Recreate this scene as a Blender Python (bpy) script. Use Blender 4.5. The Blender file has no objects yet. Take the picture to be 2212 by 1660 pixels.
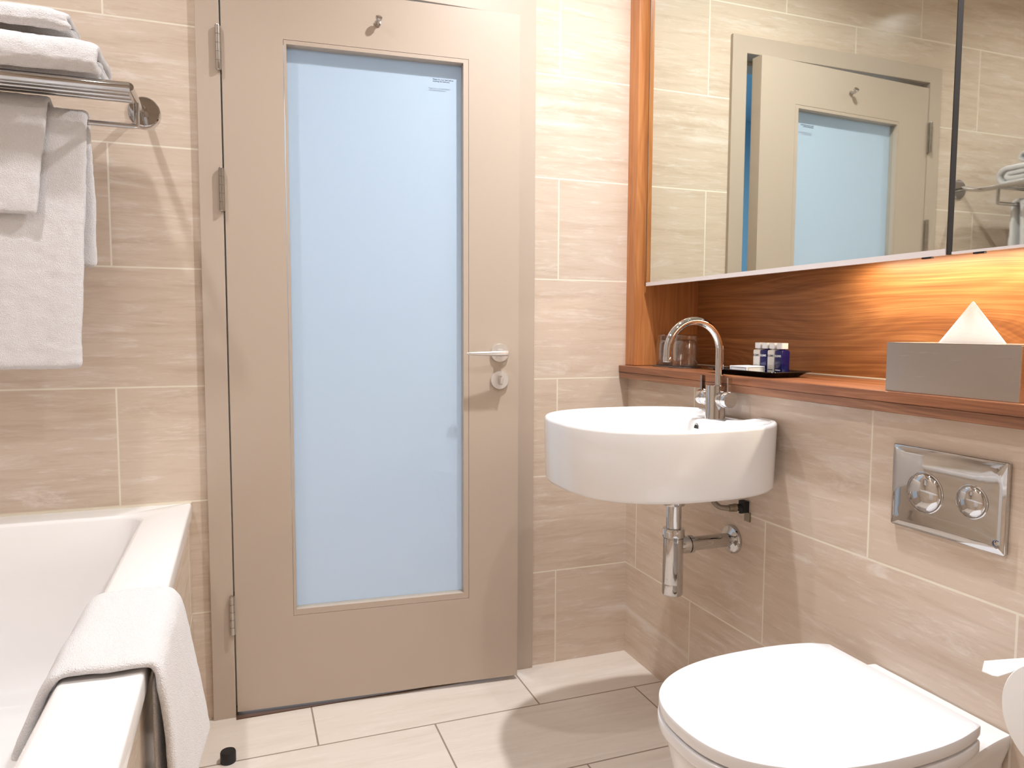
import bpy, bmesh, math, random
from mathutils import Vector, Matrix, noise
random.seed(7)
PI = math.pi
SC = bpy.context.scene
C = SC.collection

# ------------------------------------------------------------------ camera
cam_d = bpy.data.cameras.new('camera')
cam_d.sensor_width = 36.0
cam_d.lens = 1584.2 / 2212 * 36.0
cam_d.clip_start = 0.02
cam = bpy.data.objects.new('camera', cam_d)
C.objects.link(cam)
yaw, pitch, roll = 0.353953956, -0.0744631777, 0.00383172015
fwd = Vector((math.sin(yaw)*math.cos(pitch), math.cos(yaw)*math.cos(pitch), math.sin(pitch)))
rgt = Vector((math.cos(yaw), -math.sin(yaw), 0))
up = rgt.cross(fwd)
r2 = rgt*math.cos(roll) + up*math.sin(roll)
u2 = -rgt*math.sin(roll) + up*math.cos(roll)
cam.matrix_world = Matrix(((r2.x, u2.x, -fwd.x, -1.152154), (r2.y, u2.y, -fwd.y, -2.05168),
                           (r2.z, u2.z, -fwd.z, 1.044457), (0, 0, 0, 1)))
SC.camera = cam

# ------------------------------------------------------------------ colour, world, lights
SC.view_settings.view_transform = 'Standard'
SC.view_settings.look = 'None'
SC.view_settings.gamma = 1.0
SC.view_settings.use_curve_mapping = False
SC.view_settings.exposure = 0.0
w = bpy.data.worlds.new('world'); SC.world = w
w.use_nodes = True
w.node_tree.nodes['Background'].inputs[0].default_value = (0.9, 0.85, 0.8, 1)
w.node_tree.nodes['Background'].inputs[1].default_value = 0.0
CEIL = 2.5
DOWN = [(-1.68, -0.62, 7.0), (-0.33, -0.66, 21.0), (-1.68, -1.70, 4.0), (-0.45, -1.72, 7.0)]
AREA = []
def area(name, loc, size, power, col, rot=(0, 0, 0), sizey=None, shape='DISK'):
    l = bpy.data.lights.new(name, 'AREA'); l.shape = shape; l.size = size
    if sizey: l.size_y = sizey
    l.energy = power; l.color = col
    o = bpy.data.objects.new(name, l); C.objects.link(o)
    o.location = loc; o.rotation_euler = rot
    return o
for x, y, p in DOWN:
    AREA.append(area('downlight_lamp', (0, 0, -0.004), 0.055, p, (0.96, 0.965, 1.0)))
    AREA[-1].data.spread = math.radians(140)
bed_l = area('bedroom_unseen_light', (-0.8, 1.65, 2.38), 1.0, 40, (0.70, 0.87, 1.0), sizey=1.0, shape='RECTANGLE')
pane_fill = area('bedroom_unseen_light', (-0.85, 1.25, 0.35), 1.2, 9.5, (1.0, 0.95, 0.96), rot=(math.radians(-85), 0, 0), sizey=0.5, shape='RECTANGLE')  # added unseen fill, whitens the lower part of the frosted glass
strip_l = area('cabinet_lamp', (0, 0, -0.003), 0.03, 5.2, (1.0, 0.86, 0.64), sizey=0.98, shape='RECTANGLE')

# ------------------------------------------------------------------ material helpers
def srgb(r, g, b):
    f = lambda c: (c/255/12.92) if c/255 <= 0.04045 else ((c/255+0.055)/1.055)**2.4
    return (f(r), f(g), f(b), 1)
class NT:
    def __init__(s, name):
        s.m = bpy.data.materials.new(name); s.m.use_nodes = True
        s.t = s.m.node_tree; s.t.nodes.clear()
        s.out = s.n('ShaderNodeOutputMaterial')
        s.b = s.n('ShaderNodeBsdfPrincipled'); s.l(s.b.outputs[0], s.out.inputs[0])
    def n(s, t, **k):
        o = s.t.nodes.new(t)
        for a, v in k.items(): setattr(o, a, v)
        return o
    def l(s, a, b): s.t.links.new(a, b)
    def set(s, **k):
        for a, v in k.items(): s.b.inputs[a.replace('_', ' ')].default_value = v
        return s
    def math(s, op, a, b=None):
        o = s.n('ShaderNodeMath', operation=op)
        for i, v in enumerate((a, b)):
            if v is None: continue
            if isinstance(v, (int, float)): o.inputs[i].default_value = v
            else: s.l(v, o.inputs[i])
        return o.outputs[0]
    def mix(s, f, a, b):
        o = s.n('ShaderNodeMix', data_type='RGBA')
        for i, v in ((0, f), (6, a), (7, b)):
            if isinstance(v, (tuple, int, float)): o.inputs[i].default_value = v
            else: s.l(v, o.inputs[i])
        return o.outputs[2]
    def noise(s, vec, scale, detail=4, rough=0.55, dist=0):
        o = s.n('ShaderNodeTexNoise'); o.inputs['Scale'].default_value = scale
        o.inputs['Detail'].default_value = detail; o.inputs['Roughness'].default_value = rough
        o.inputs['Distortion'].default_value = dist
        if vec is not None: s.l(vec, o.inputs['Vector'])
        return o.outputs[0]
    def ramp(s, f, stops):
        o = s.n('ShaderNodeValToRGB'); e = o.color_ramp.elements
        while len(e) < len(stops): e.new(0.5)
        for i, (p, c) in enumerate(stops):
            e[i].position = p; e[i].color = c if len(c) == 4 else (*c, 1)
        s.l(f, o.inputs[0]); return o.outputs[0]
    def bump(s, h, strength, dist):
        o = s.n('ShaderNodeBump'); o.inputs['Strength'].default_value = strength
        o.inputs['Distance'].default_value = dist
        s.l(h, o.inputs['Height']); s.l(o.outputs[0], s.b.inputs['Normal'])
    def co(s, out='Object'):
        return s.n('ShaderNodeTexCoord').outputs[out]

def simple(name, col, rough=0.5, metal=0.0, spec=0.5, **k):
    n = NT(name); n.set(Base_Color=col, Roughness=rough, Metallic=metal)
    n.b.inputs['Specular IOR Level'].default_value = spec
    for a, v in k.items(): n.b.inputs[a.replace('_', ' ')].default_value = v
    # a faint procedural variation of the surface
    nz = n.noise(n.co(), 60, 3)
    n.l(n.math('ADD', n.math('MULTIPLY', nz, 0.04), max(rough-0.02, 0.0)), n.b.inputs['Roughness'])
    return n.m

def tile(name, uvec, joint, light, dark, vein, grout, rough=0.22, su=1.0, sv=1.0):
    """uvec: (axis_u, sign, offset, axis_v, sign, offset); 600 x 300 tiles in running bond."""
    n = NT(name)
    g = n.n('ShaderNodeNewGeometry')
    sp = n.n('ShaderNodeSeparateXYZ'); n.l(g.outputs['Position'], sp.inputs[0])
    au, s1, o1, av, s2, o2 = uvec
    u = n.math('ADD', n.math('MULTIPLY', sp.outputs[au], s1), o1)
    v = n.math('ADD', n.math('MULTIPLY', sp.outputs[av], s2), o2)
    cb = n.n('ShaderNodeCombineXYZ'); n.l(u, cb.inputs[0]); n.l(v, cb.inputs[1])
    br = n.n('ShaderNodeTexBrick'); n.l(cb.outputs[0], br.inputs['Vector'])
    br.offset = 0.5; br.offset_frequency = 2; br.squash = 1.0
    br.inputs['Color1'].default_value = (0, 0, 0, 1); br.inputs['Color2'].default_value = (1, 1, 1, 1)
    br.inputs['Scale'].default_value = 1.0; br.inputs['Mortar Size'].default_value = joint
    br.inputs['Mortar Smooth'].default_value = 0.1; br.inputs['Bias'].default_value = 0
    br.inputs['Brick Width'].default_value = 0.6; br.inputs['Row Height'].default_value = 0.3
    # travertine streaks run along the tile's length; each tile is shifted
    sh = n.math('MULTIPLY', br.outputs['Color'], 13.7)
    c2 = n.n('ShaderNodeCombineXYZ')
    n.l(n.math('MULTIPLY', u, 2.2*su), c2.inputs[0]); n.l(n.math('MULTIPLY', v, 22*sv), c2.inputs[1]); n.l(sh, c2.inputs[2])
    n1 = n.noise(c2.outputs[0], 1.6, 9, 0.66, 0.35)
    c3 = n.n('ShaderNodeCombineXYZ')
    n.l(n.math('MULTIPLY', u, 9*su), c3.inputs[0]); n.l(n.math('MULTIPLY', v, 70*sv), c3.inputs[1]); n.l(sh, c3.inputs[2])
    n2 = n.noise(c3.outputs[0], 1.0, 5, 0.7, 0.3)
    base = n.ramp(n1, [(0.28, dark), (0.52, light), (0.75, light)])
    base = n.mix(n.ramp(n2, [(0.54, (0, 0, 0)), (0.74, (0.7, 0.7, 0.7))]), base, vein)
    base = n.mix(n.ramp(n2, [(0.28, (0.6, 0.6, 0.6)), (0.42, (0, 0, 0))]), base, dark)
    c4 = n.n('ShaderNodeCombineXYZ')
    n.l(n.math('MULTIPLY', u, 2.5*su), c4.inputs[0]); n.l(n.math('MULTIPLY', v, 14*sv), c4.inputs[1]); n.l(n.math('ADD', sh, 5), c4.inputs[2])
    n3 = n.noise(c4.outputs[0], 1.0, 6, 0.75, 0.8)
    base = n.mix(n.ramp(n3, [(0.56, (0, 0, 0)), (0.70, (0.75, 0.75, 0.75))]), base, vein)
    col = n.mix(br.outputs['Fac'], base, grout)
    n.l(col, n.b.inputs['Base Color'])
    n.l(n.math('ADD', n.math('MULTIPLY', br.outputs['Fac'], 0.5), rough), n.b.inputs['Roughness'])
    n.bump(n.math('SUBTRACT', n.math('MULTIPLY', n2, 0.10), br.outputs['Fac']), 0.35, 0.0012)
    return n.m

def wood(name, axis, light, mid, dark, rough=0.35, freq=1.0, cath=False):
    """grain runs along the given axis (0=x 1=y 2=z) of world space"""
    n = NT(name)
    g = n.n('ShaderNodeNewGeometry')
    sp = n.n('ShaderNodeSeparateXYZ'); n.l(g.outputs['Position'], sp.inputs[0])
    cb = n.n('ShaderNodeCombineXYZ')
    for i in range(3):
        k = (1.1 if i == axis else 16.0) * freq
        if cath and i == 2: k = 3.6
        if cath and i == axis: k = 0.85
        n.l(n.math('MULTIPLY', sp.outputs[i], k), cb.inputs[i])
    big = n.noise(cb.outputs[0], 1.0 if not cath else 0.9, 2, 0.5, 0.4)
    rings = n.math('FRACT', n.math('MULTIPLY', big, 48.0 if cath else 14.0))
    rings = n.math('ABSOLUTE', n.math('SUBTRACT', n.math('MULTIPLY', rings, 2.0), 1.0))
    cf = n.n('ShaderNodeCombineXYZ')
    for i in range(3):
        n.l(n.math('MULTIPLY', sp.outputs[i], 6.0 if i == axis else 420.0), cf.inputs[i])
    fine = n.noise(cf.outputs[0], 1.0, 4, 0.6)
    cm = n.n('ShaderNodeCombineXYZ')
    for i in range(3):
        n.l(n.math('MULTIPLY', sp.outputs[i], 2.2 if i == axis else 70.0), cm.inputs[i])
    med = n.noise(cm.outputs[0], 1.0, 3, 0.55, 0.3)
    if cath:      # the fine figure flows along the same slow waves
        wz = n.math('ADD', sp.outputs[2], n.math('MULTIPLY', big, 0.30))
        cw = n.n('ShaderNodeCombineXYZ')
        n.l(n.math('MULTIPLY', sp.outputs[1], 1.6), cw.inputs[1]); n.l(n.math('MULTIPLY', wz, 95.0), cw.inputs[2])
        med = n.noise(cw.outputs[0], 1.0, 4, 0.65, 0.2)
        cw2 = n.n('ShaderNodeCombineXYZ')
        n.l(n.math('MULTIPLY', sp.outputs[1], 5.0), cw2.inputs[1]); n.l(n.math('MULTIPLY', wz, 420.0), cw2.inputs[2])
        fine = n.noise(cw2.outputs[0], 1.0, 4, 0.6)
    f = n.math('ADD', n.math('MULTIPLY', rings, 0.045 if cath else 0.10), n.math('ADD', n.math('MULTIPLY', fine, 0.30), n.math('ADD', n.math('MULTIPLY', med, 0.46 if cath else 0.35), n.math('MULTIPLY', big, 0.30))))
    n.l(n.ramp(f, [(0.33, dark), (0.53, mid), (0.72, light)]), n.b.inputs['Base Color'])
    n.set(Roughness=rough)
    n.bump(fine, 0.12, 0.0006)
    return n.m

def towel_mat():
    n = NT('terry_cotton')
    n.set(Base_Color=srgb(243, 240, 240), Roughness=0.95)
    n.b.inputs['Sheen Weight'].default_value = 0.35
    n.b.inputs['Sheen Roughness'].default_value = 0.4
    n.b.inputs['Subsurface Weight'].default_value = 0.0
    co = n.co()
    a = n.noise(co, 520, 3, 0.6); b = n.noise(co, 190, 3, 0.6)
    v = n.n('ShaderNodeTexVoronoi'); v.inputs['Scale'].default_value = 700; n.l(co, v.inputs['Vector'])
    n.bump(n.math('ADD', n.math('ADD', a, n.math('MULTIPLY', b, 0.7)), n.math('MULTIPLY', v.outputs['Distance'], 0.5)), 0.85, 0.0030)
    return n.m

M = {}
WL, WD, WV, WG = srgb(214, 196, 178), srgb(198, 177, 156), srgb(232, 223, 213), srgb(234, 225, 208)
M['tile_back'] = tile('travertine_tile_back', (0, 1, 0.2463+0.3, 2, 1, 0.3-0.2952), 0.0022, WL, WD, WV, WG)
M['tile_right'] = tile('travertine_tile_side', (1, -1, 0.2367+0.3, 2, 1, 0.3-0.2952), 0.0022, WL, WD, WV, WG)
M['tile_floor'] = tile('travertine_tile_floor', (0, 1, 0.3917+0.3, 1, -1, 0.3-0.2265), 0.0024, srgb(220, 208, 196), srgb(210, 197, 183), srgb(230, 221, 211), srgb(146, 130, 114), rough=0.3, su=0.8, sv=0.8)
M['paint'] = simple('greige_satin_paint', srgb(189, 173, 157), 0.34)
M['paint_n'] = M['paint']
M['ceil'] = simple('white_ceiling_paint', srgb(240, 236, 228), 0.8)
M['chrome'] = simple('polished_chrome', (0.58, 0.575, 0.575, 1), 0.05, 1.0)
M['satin'] = simple('satin_aluminium', srgb(222, 218, 214), 0.32, 0.75)
M['steel'] = simple('dull_hinge_steel', (0.50, 0.47, 0.44, 1), 0.25, 1.0)
M['ceramic'] = simple('white_glazed_ceramic', srgb(238, 237, 237), 0.06, 0, 0.6)
M['acrylic'] = simple('white_bath_acrylic', srgb(236, 233, 231), 0.13, 0, 0.5)
M['plastic'] = simple('white_gloss_plastic', srgb(232, 232, 234), 0.12, 0, 0.5)
M['mirror'] = simple('silvered_mirror', (0.75, 0.785, 0.72, 1), 0.0, 1.0)
M['black'] = simple('black_rubber', (0.010, 0.010, 0.011, 1), 0.5)
M['dark'] = simple('near_black_gap_shade', (0.02, 0.015, 0.012, 1), 0.7)  # near-black colour stands in for shade in gaps and the overflow
M['caulk'] = simple('pale_sealant', srgb(236, 226, 206), 0.6)
M['wood_v'] = wood('walnut_upright_grain', 2, srgb(206, 142, 88), srgb(188, 122, 70), srgb(158, 96, 54), 0.35)
M['wood_b'] = wood('walnut_flowing_grain', 1, srgb(196, 136, 82), srgb(154, 98, 54), srgb(98, 56, 28), 0.38, 1.0, True)
M['wood_s'] = wood('walnut_shelf_grain', 1, srgb(170, 114, 78), srgb(136, 86, 58), srgb(92, 54, 38), 0.33, 1.2)
M['wood_n'] = wood('walnut_nosing_grain', 1, srgb(176, 130, 98), srgb(148, 102, 74), srgb(98, 62, 46), 0.4, 0.8)
M['wood_d'] = simple('dark_walnut_edge', srgb(112, 66, 44), 0.4)
M['towel'] = towel_mat()
M['paper'] = simple('white_tissue_paper', srgb(244, 243, 242), 0.9, 0, 0.2)
n = NT('white_tissue_paper')
df = n.n('ShaderNodeBsdfDiffuse'); df.inputs[0].default_value = srgb(248, 247, 247)
tr = n.n('ShaderNodeBsdfTranslucent'); tr.inputs[0].default_value = srgb(248, 247, 247)
nz = n.noise(n.co(), 90, 3); mx = n.n('ShaderNodeMixShader'); n.l(n.math('ADD', n.math('MULTIPLY', nz, 0.1), 0.28), mx.inputs[0])
n.l(df.outputs[0], mx.inputs[1]); n.l(tr.outputs[0], mx.inputs[2]); n.l(mx.outputs[0], n.out.inputs[0])
M['tissue'] = n.m
M['card'] = simple('white_card', srgb(238, 238, 240), 0.5)
M['ink'] = simple('dark_ink', srgb(52, 58, 74), 0.6)
M['navy'] = simple('navy_bottle_plastic', srgb(20, 22, 92), 0.18)
M['cream'] = simple('cream_bottle_plastic', srgb(228, 224, 218), 0.25)
M['white'] = simple('white_cap_plastic', srgb(246, 246, 248), 0.3)
M['black_tray'] = simple('black_lacquer', (0.012, 0.011, 0.010, 1), 0.12)
M['coaster'] = simple('dark_paper_coaster', srgb(70, 56, 48), 0.5)
n = NT('brushed_steel'); n.set(Base_Color=(0.50, 0.455, 0.42, 1), Metallic=1.0, Roughness=0.3)
cc = n.n('ShaderNodeMapping'); n.l(n.co(), cc.inputs[0]); cc.inputs['Scale'].default_value = (600, 6, 400)
nz = n.noise(cc.outputs[0], 1.0, 3); n.l(n.math('ADD', n.math('MULTIPLY', nz, 0.05), 0.24), n.b.inputs['Roughness'])
M['brushed'] = n.m
n = NT('clear_glass')
tp = n.n('ShaderNodeBsdfTransparent'); tp.inputs[0].default_value = (0.955, 0.95, 0.945, 1)
gl = n.n('ShaderNodeBsdfGlossy'); nz = n.noise(n.co(), 20, 2); n.l(n.math('MULTIPLY', nz, 0.02), gl.inputs['Roughness'])
fr = n.n('ShaderNodeLayerWeight'); fr.inputs[0].default_value = 0.42
m2 = n.n('ShaderNodeMixShader'); n.l(n.math('ADD', n.math('MULTIPLY', fr.outputs['Facing'], 0.75), 0.04), m2.inputs[0])
n.l(tp.outputs[0], m2.inputs[1]); n.l(gl.outputs[0], m2.inputs[2]); n.l(m2.outputs[0], n.out.inputs[0])
M['glass'] = n.m
# frosted pane: scatters the room's light and lets the bedroom's blue through
n = NT('frosted_glass')
n.set(Base_Color=srgb(196, 206, 214), Roughness=0.30)
tr = n.n('ShaderNodeBsdfTranslucent'); tr.inputs[0].default_value = (0.95, 0.965, 1.0, 1)
df = n.n('ShaderNodeBsdfDiffuse'); df.inputs[0].default_value = srgb(214, 222, 230)
nz = n.noise(n.co(), 400, 2)
mx = n.n('ShaderNodeMixShader')
n.l(n.math('ADD', n.math('MULTIPLY', nz, 0.02), 0.42), mx.inputs[0])
n.l(df.outputs[0], mx.inputs[1]); n.l(tr.outputs[0], mx.inputs[2]); n.l(mx.outputs[0], n.out.inputs[0])
M['frost'] = n.m
n = NT('clear_sheet')
tp = n.n('ShaderNodeBsdfTransparent'); tp.inputs[0].default_value = (0.97, 0.99, 1, 1)
gl = n.n('ShaderNodeBsdfGlossy'); nz = n.noise(n.co(), 3, 2)
n.l(n.math('MULTIPLY', nz, 0.01), gl.inputs['Roughness'])
fr = n.n('ShaderNodeFresnel'); fr.inputs[0].default_value = 1.40
m2 = n.n('ShaderNodeMixShader'); gm = n.n('ShaderNodeNewGeometry')
n.l(n.math('MULTIPLY', fr.outputs[0], n.math('SUBTRACT', 1.0, gm.outputs['Backfacing'])), m2.inputs[0]); n.l(tp.outputs[0], m2.inputs[1]); n.l(gl.outputs[0], m2.inputs[2])
n.l(m2.outputs[0], n.out.inputs[0]); M['clear_sheet'] = n.m
def emit(name, col, s):
    n = NT(name); n.set(Base_Color=(0.9, 0.9, 0.9, 1), Roughness=0.5)
    n.b.inputs['Emission Color'].default_value = col; n.b.inputs['Emission Strength'].default_value = s
    return n.m
M['lens'] = emit('lamp_lens', (1, 0.93, 0.84, 1), 8.0)
M['led'] = emit('led_diffuser', (1, 0.66, 0.30, 1), 4.0)
M['blue_lit_wall'] = simple('blue_glow_wall_colour', srgb(180, 216, 238), 0.7)  # the bedroom's blue glow is put into the wall colour
M['blue_floor'] = simple('bedroom_carpet', srgb(52, 40, 34), 0.95)
M['thresh'] = simple('dark_wood_threshold', srgb(92, 62, 44), 0.5)
M['under'] = simple('pale_grey_laminate', srgb(214, 206, 204), 0.35)
M['braid'] = simple('braided_hose', srgb(150, 140, 128), 0.4, 0.7)
M['brass'] = simple('dull_plated_brass', srgb(150, 138, 120), 0.35, 0.9)
M['crescent'] = simple('bluish_grey_print', srgb(96, 104, 124), 0.4)

# ------------------------------------------------------------------ mesh helpers
def obj(name, bm, mat, parent=None, smooth=True, bev=0, seg=2, sub=0, angle=35):
    bmesh.ops.recalc_face_normals(bm, faces=bm.faces)
    me = bpy.data.meshes.new(name); bm.to_mesh(me); bm.free()
    me.materials.append(mat)
    if smooth:
        me.polygons.foreach_set('use_smooth', [True]*len(me.polygons))
        me.set_sharp_from_angle(angle=math.radians(angle))
    o = bpy.data.objects.new(name, me); C.objects.link(o)
    if parent: o.parent = parent
    if bev:
        m = o.modifiers.new('bevel', 'BEVEL'); m.width = bev; m.segments = seg; m.limit_method = 'ANGLE'
        m.angle_limit = math.radians(40); m.harden_normals = False
    if sub:
        m = o.modifiers.new('sub', 'SUBSURF'); m.levels = sub; m.render_levels = sub
    return o
def tag(o, label=None, cat=None, group=None, kind=None):
    if label: o['label'] = label
    if cat: o['category'] = cat
    if group: o['group'] = group
    if kind: o['kind'] = kind
    return o
def thing(name, label, cat, loc=(0, 0, 0), rz=0, group=None):
    o = bpy.data.objects.new(name, None); C.objects.link(o)
    o.empty_display_size = 0.05
    o.location = loc; o.rotation_euler = (0, 0, rz)
    return tag(o, label, cat, group)
def B(): return bmesh.new()
def box(bm, x0, x1, y0, y1, z0, z1):
    v = [bm.verts.new((x, y, z)) for x in (x0, x1) for y in (y0, y1) for z in (z0, z1)]
    for f in ((0, 1, 3, 2), (4, 6, 7, 5), (0, 4, 5, 1), (2, 3, 7, 6), (0, 2, 6, 4), (1, 5, 7, 3)):
        bm.faces.new([v[i] for i in f])
    return bm
def loft(bm, rings, cap0=True, cap1=True, closed=True):
    vr = [[bm.verts.new(p) for p in r] for r in rings]
    n = len(vr[0])
    for a, b in zip(vr[:-1], vr[1:]):
        for i in range(n if closed else n-1):
            j = (i+1) % n
            bm.faces.new((a[i], a[j], b[j], b[i]))
    if cap0: bm.faces.new(vr[0][::-1])
    if cap1: bm.faces.new(vr[-1])
    return bm
def lathe(bm, prof, org=(0, 0, 0), axis=(0, 0, 1), n=40, cap=True):
    """prof: list of (radius, height along axis)"""
    a = Vector(axis).normalized(); q = a.to_track_quat('Z', 'Y').to_matrix(); org = Vector(org)
    rings = []
    for r, h in prof:
        r = max(r, 1e-5)
        rings.append([org + q @ Vector((r*math.cos(2*PI*i/n), r*math.sin(2*PI*i/n), h)) for i in range(n)])
    return loft(bm, rings, cap, cap)
def tube(bm, pts, r, n=16, cap=True):
    pts = [Vector(p) for p in pts]
    rr = r if isinstance(r, (list, tuple)) else [r]*len(pts)
    rings = []; t0 = (pts[1]-pts[0]).normalized()
    up = Vector((0, 0, 1)) if abs(t0.z) < 0.9 else Vector((1, 0, 0))
    x = t0.cross(up).normalized()
    for i, p in enumerate(pts):
        t = ((pts[min(i+1, len(pts)-1)]-p).normalized() + (p-pts[max(i-1, 0)]).normalized())
        t = t.normalized()
        x = (x - t*x.dot(t)).normalized(); y = t.cross(x)
        rings.append([p + (x*math.cos(2*PI*k/n)+y*math.sin(2*PI*k/n))*rr[i] for k in range(n)])
    return loft(bm, rings, cap, cap)
def prism(bm, poly, z0, z1):
    return loft(bm, [[(x, y, z0) for x, y in poly], [(x, y, z1) for x, y in poly]])
def rbox(bm, cx, cy, hx, hy, z0, z1, r, k=5):
    poly = []
    for sx, sy, a0 in ((1, 1, 0), (-1, 1, 90), (-1, -1, 180), (1, -1, 270)):
        for i in range(k+1):
            a = math.radians(a0 + 90*i/k)
            poly.append((cx+sx*(hx-r)+r*math.cos(a), cy+sy*(hy-r)+r*math.sin(a)))
    return prism(bm, poly, z0, z1)
def mesh_text(name, body, size, mat, parent, loc, rot, align='LEFT', extrude=0.00015, bold=0.0, space=1.0):
    cu = bpy.data.curves.new(name, 'FONT'); cu.body = body; cu.size = size; cu.extrude = extrude
    cu.offset = bold; cu.align_x = align; cu.space_line = space
    t = bpy.data.objects.new(name, cu); C.objects.link(t)
    dg = bpy.context.evaluated_depsgraph_get(); dg.update()
    me = bpy.data.meshes.new_from_object(t.evaluated_get(dg))
    bpy.data.objects.remove(t); bpy.data.curves.remove(cu)
    me.materials.clear(); me.materials.append(mat)
    o = bpy.data.objects.new(name, me); C.objects.link(o)
    o.parent = parent; o.location = loc; o.rotation_euler = rot
    return o
def struct(o): o['kind'] = 'structure'; return o

# ------------------------------------------------------------------ room shell
XL, YF = -2.02, -2.75            # left wall, wall behind the camera
NY, NZ0, NZ1, ND = -1.80, 0.905, 2.25, 0.258   # niche in the right wall
bm = B()
struct(obj('floor', box(bm, XL-0.1, 0.12, YF-0.1, 0.0, -0.1, 0.0), M['tile_floor'], smooth=False))
bm = B()
FL, FR, FT = -1.186, -0.384, 1.942   # door opening
box(bm, XL, FL-0.03, 0, 0.12, 0, CEIL); box(bm, FR+0.03, 0.30, 0, 0.12, 0, CEIL); box(bm, FL-0.03, FR+0.03, 0, 0.12, FT+0.03, CEIL)
struct(obj('wall_back', bm, M['tile_back'], smooth=False))
bm = B()
box(bm, 0, 0.12, YF, 0, 0, NZ0-0.0); box(bm, 0, 0.12, YF, 0, NZ1, CEIL); box(bm, 0, 0.12, YF, NY, NZ0, NZ1)
struct(obj('wall_right', bm, M['tile_right'], smooth=False))
struct(obj('wall_left', box(B(), XL-0.12, XL, YF, 0.0, 0, CEIL), M['tile_right'], smooth=False))
struct(obj('wall_front', box(B(), XL-0.12, 0.12, YF-0.12, YF, 0, CEIL), M['tile_back'], smooth=False))
struct(obj('ceiling', box(B(), XL-0.12, 0.30, YF-0.12, 0.12, CEIL, CEIL+0.1), M['ceil'], smooth=False))
# bedroom beyond the door
struct(obj('trim_3', box(B(), FL+0.001, FR-0.001, -0.028, 0.119, 0.0002, 0.003), M['thresh'], smooth=False))
struct(obj('floor_bedroom', box(B(), -2.6, 0.9, 0.0, 2.3, -0.1, -0.004), M['blue_floor'], smooth=False))
bm = B(); box(bm, -2.6, 0.9, 2.3, 2.4, 0, CEIL); box(bm, -2.7, -2.6, 0.12, 2.4, 0, CEIL); box(bm, 0.9, 1.0, 0.12, 2.4, 0, CEIL); box(bm, -2.6, 0.9, 0.12, 2.4, CEIL, CEIL+0.1)
struct(obj('wall_bedroom', bm, M['blue_lit_wall'], smooth=False))
struct(obj('trim_2', box(B(), XL+0.7, FL-0.062, -0.0008, 0.0, 0, 0.003), M['caulk'], smooth=False))

# door frame (architrave and lining)
bm = B()
AO, AI, AT = 0.063, 0.0, 0.063
poly = [(FL-AO, 0.0), (FL-AO, FT+AT), (FR+AO, FT+AT), (FR+AO, 0.0), (FR, 0.0), (FR, FT), (FL, FT), (FL, 0.0)]
def frame_prism(bm, y0, y1, o, i):
    P = [(FL-o, 0.0), (FL-o, FT+o), (FR+o, FT+o), (FR+o, 0.0), (FR+i, 0.0), (FR+i, FT+i), (FL-i, FT+i), (FL-i, 0.0)]
    a = [bm.verts.new((x, y0, z)) for x, z in P]; b = [bm.verts.new((x, y1, z)) for x, z in P]
    for q in ((0, 1, 6, 7), (1, 2, 5, 6), (2, 3, 4, 5)):
        bm.faces.new([a[k] for k in q]); bm.faces.new([b[k] for k in q][::-1])
    for k in range(8):
        bm.faces.new((a[k], a[(k+1) % 8], b[(k+1) % 8], b[k]))
frame_prism(bm, -0.013, 0.0005, 0.056, 0.0)
frame_prism(bm, 0.0005, 0.119, 0.030, 0.0)
box(bm, FL, FL+0.012, 0.050, 0.119, 0, FT); box(bm, FR-0.012, FR, 0.050, 0.119, 0, FT); box(bm, FL+0.012, FR-0.012, 0.050, 0.119, FT-0.012, FT)
struct(obj('trim_1', bm, M['paint'], smooth=False, bev=0.0012))

# ------------------------------------------------------------------ the door, ajar into the room
door = bpy.data.objects.new('door_1', None); C.objects.link(door)
door.location = (-1.186, -0.012, 0); door.rotation_euler = (0, 0, -math.radians(4.0))
struct(door)
DW, DZ0, DZ1, TH = 0.789, 0.0135, 1.922, 0.042
ox0, ox1, oz0, oz1 = 0.153, 0.642, 0.264, 1.786
ix0, ix1, iz0, iz1 = 0.161, 0.627, 0.281, 1.775
bm = B()
g = 0.004
for a in ((g, ox0, DZ0, DZ1), (ox1, DW, DZ0, DZ1), (ox0, ox1, DZ0, oz0), (ox0, ox1, oz1, DZ1)):
    box(bm, a[0], a[1], 0, TH, a[2], a[3])
bmesh.ops.remove_doubles(bm, verts=bm.verts, dist=1e-6)
obj('door_leaf', bm, M['paint'], door, smooth=False)
bm = B()
e = 0.0009
def bead(bm, y0, y1, yin):
    O = [(ox0+e, oz0+e), (ox1-e, oz0+e), (ox1-e, oz1-e), (ox0+e, oz1-e)]
    I = [(ix0, iz0), (ix1, iz0), (ix1, iz1), (ix0, iz1)]
    loft(bm, [[(x, y1, z) for x, z in O], [(x, y0, z) for x, z in O], [(x, y0, z) for x, z in I], [(x, yin, z) for x, z in I]], False, False)
bead(bm, 0.0004, TH-0.002, 0.0298)
obj('glazing_bead', bm, M['paint'], door, smooth=False)
bm = B()
O = [(ox0+e, oz0+e), (ox1-e, oz0+e), (ox1-e, oz1-e), (ox0+e, oz1-e)]
I = [(ix0, iz0), (ix1, iz0), (ix1, iz1), (ix0, iz1)]
loft(bm, [[(x, TH-0.001, z) for x, z in O], [(x, TH-0.001, z) for x, z in I], [(x, 0.0308, z) for x, z in I]], False, False)
obj('rear_glazing_bead', bm, M['paint'], door, smooth=False)
pane = obj('glass_pane', box(B(), ix0-0.006, ix1+0.006, 0.015, 0.0155, iz0-0.006, iz1+0.006), M['clear_sheet'], door, smooth=False)
obj('frosted_layer', box(B(), ix0-0.006, ix1+0.006, 0.0300, 0.0306, iz0-0.006, iz1+0.006), M['frost'], door, smooth=False)
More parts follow.
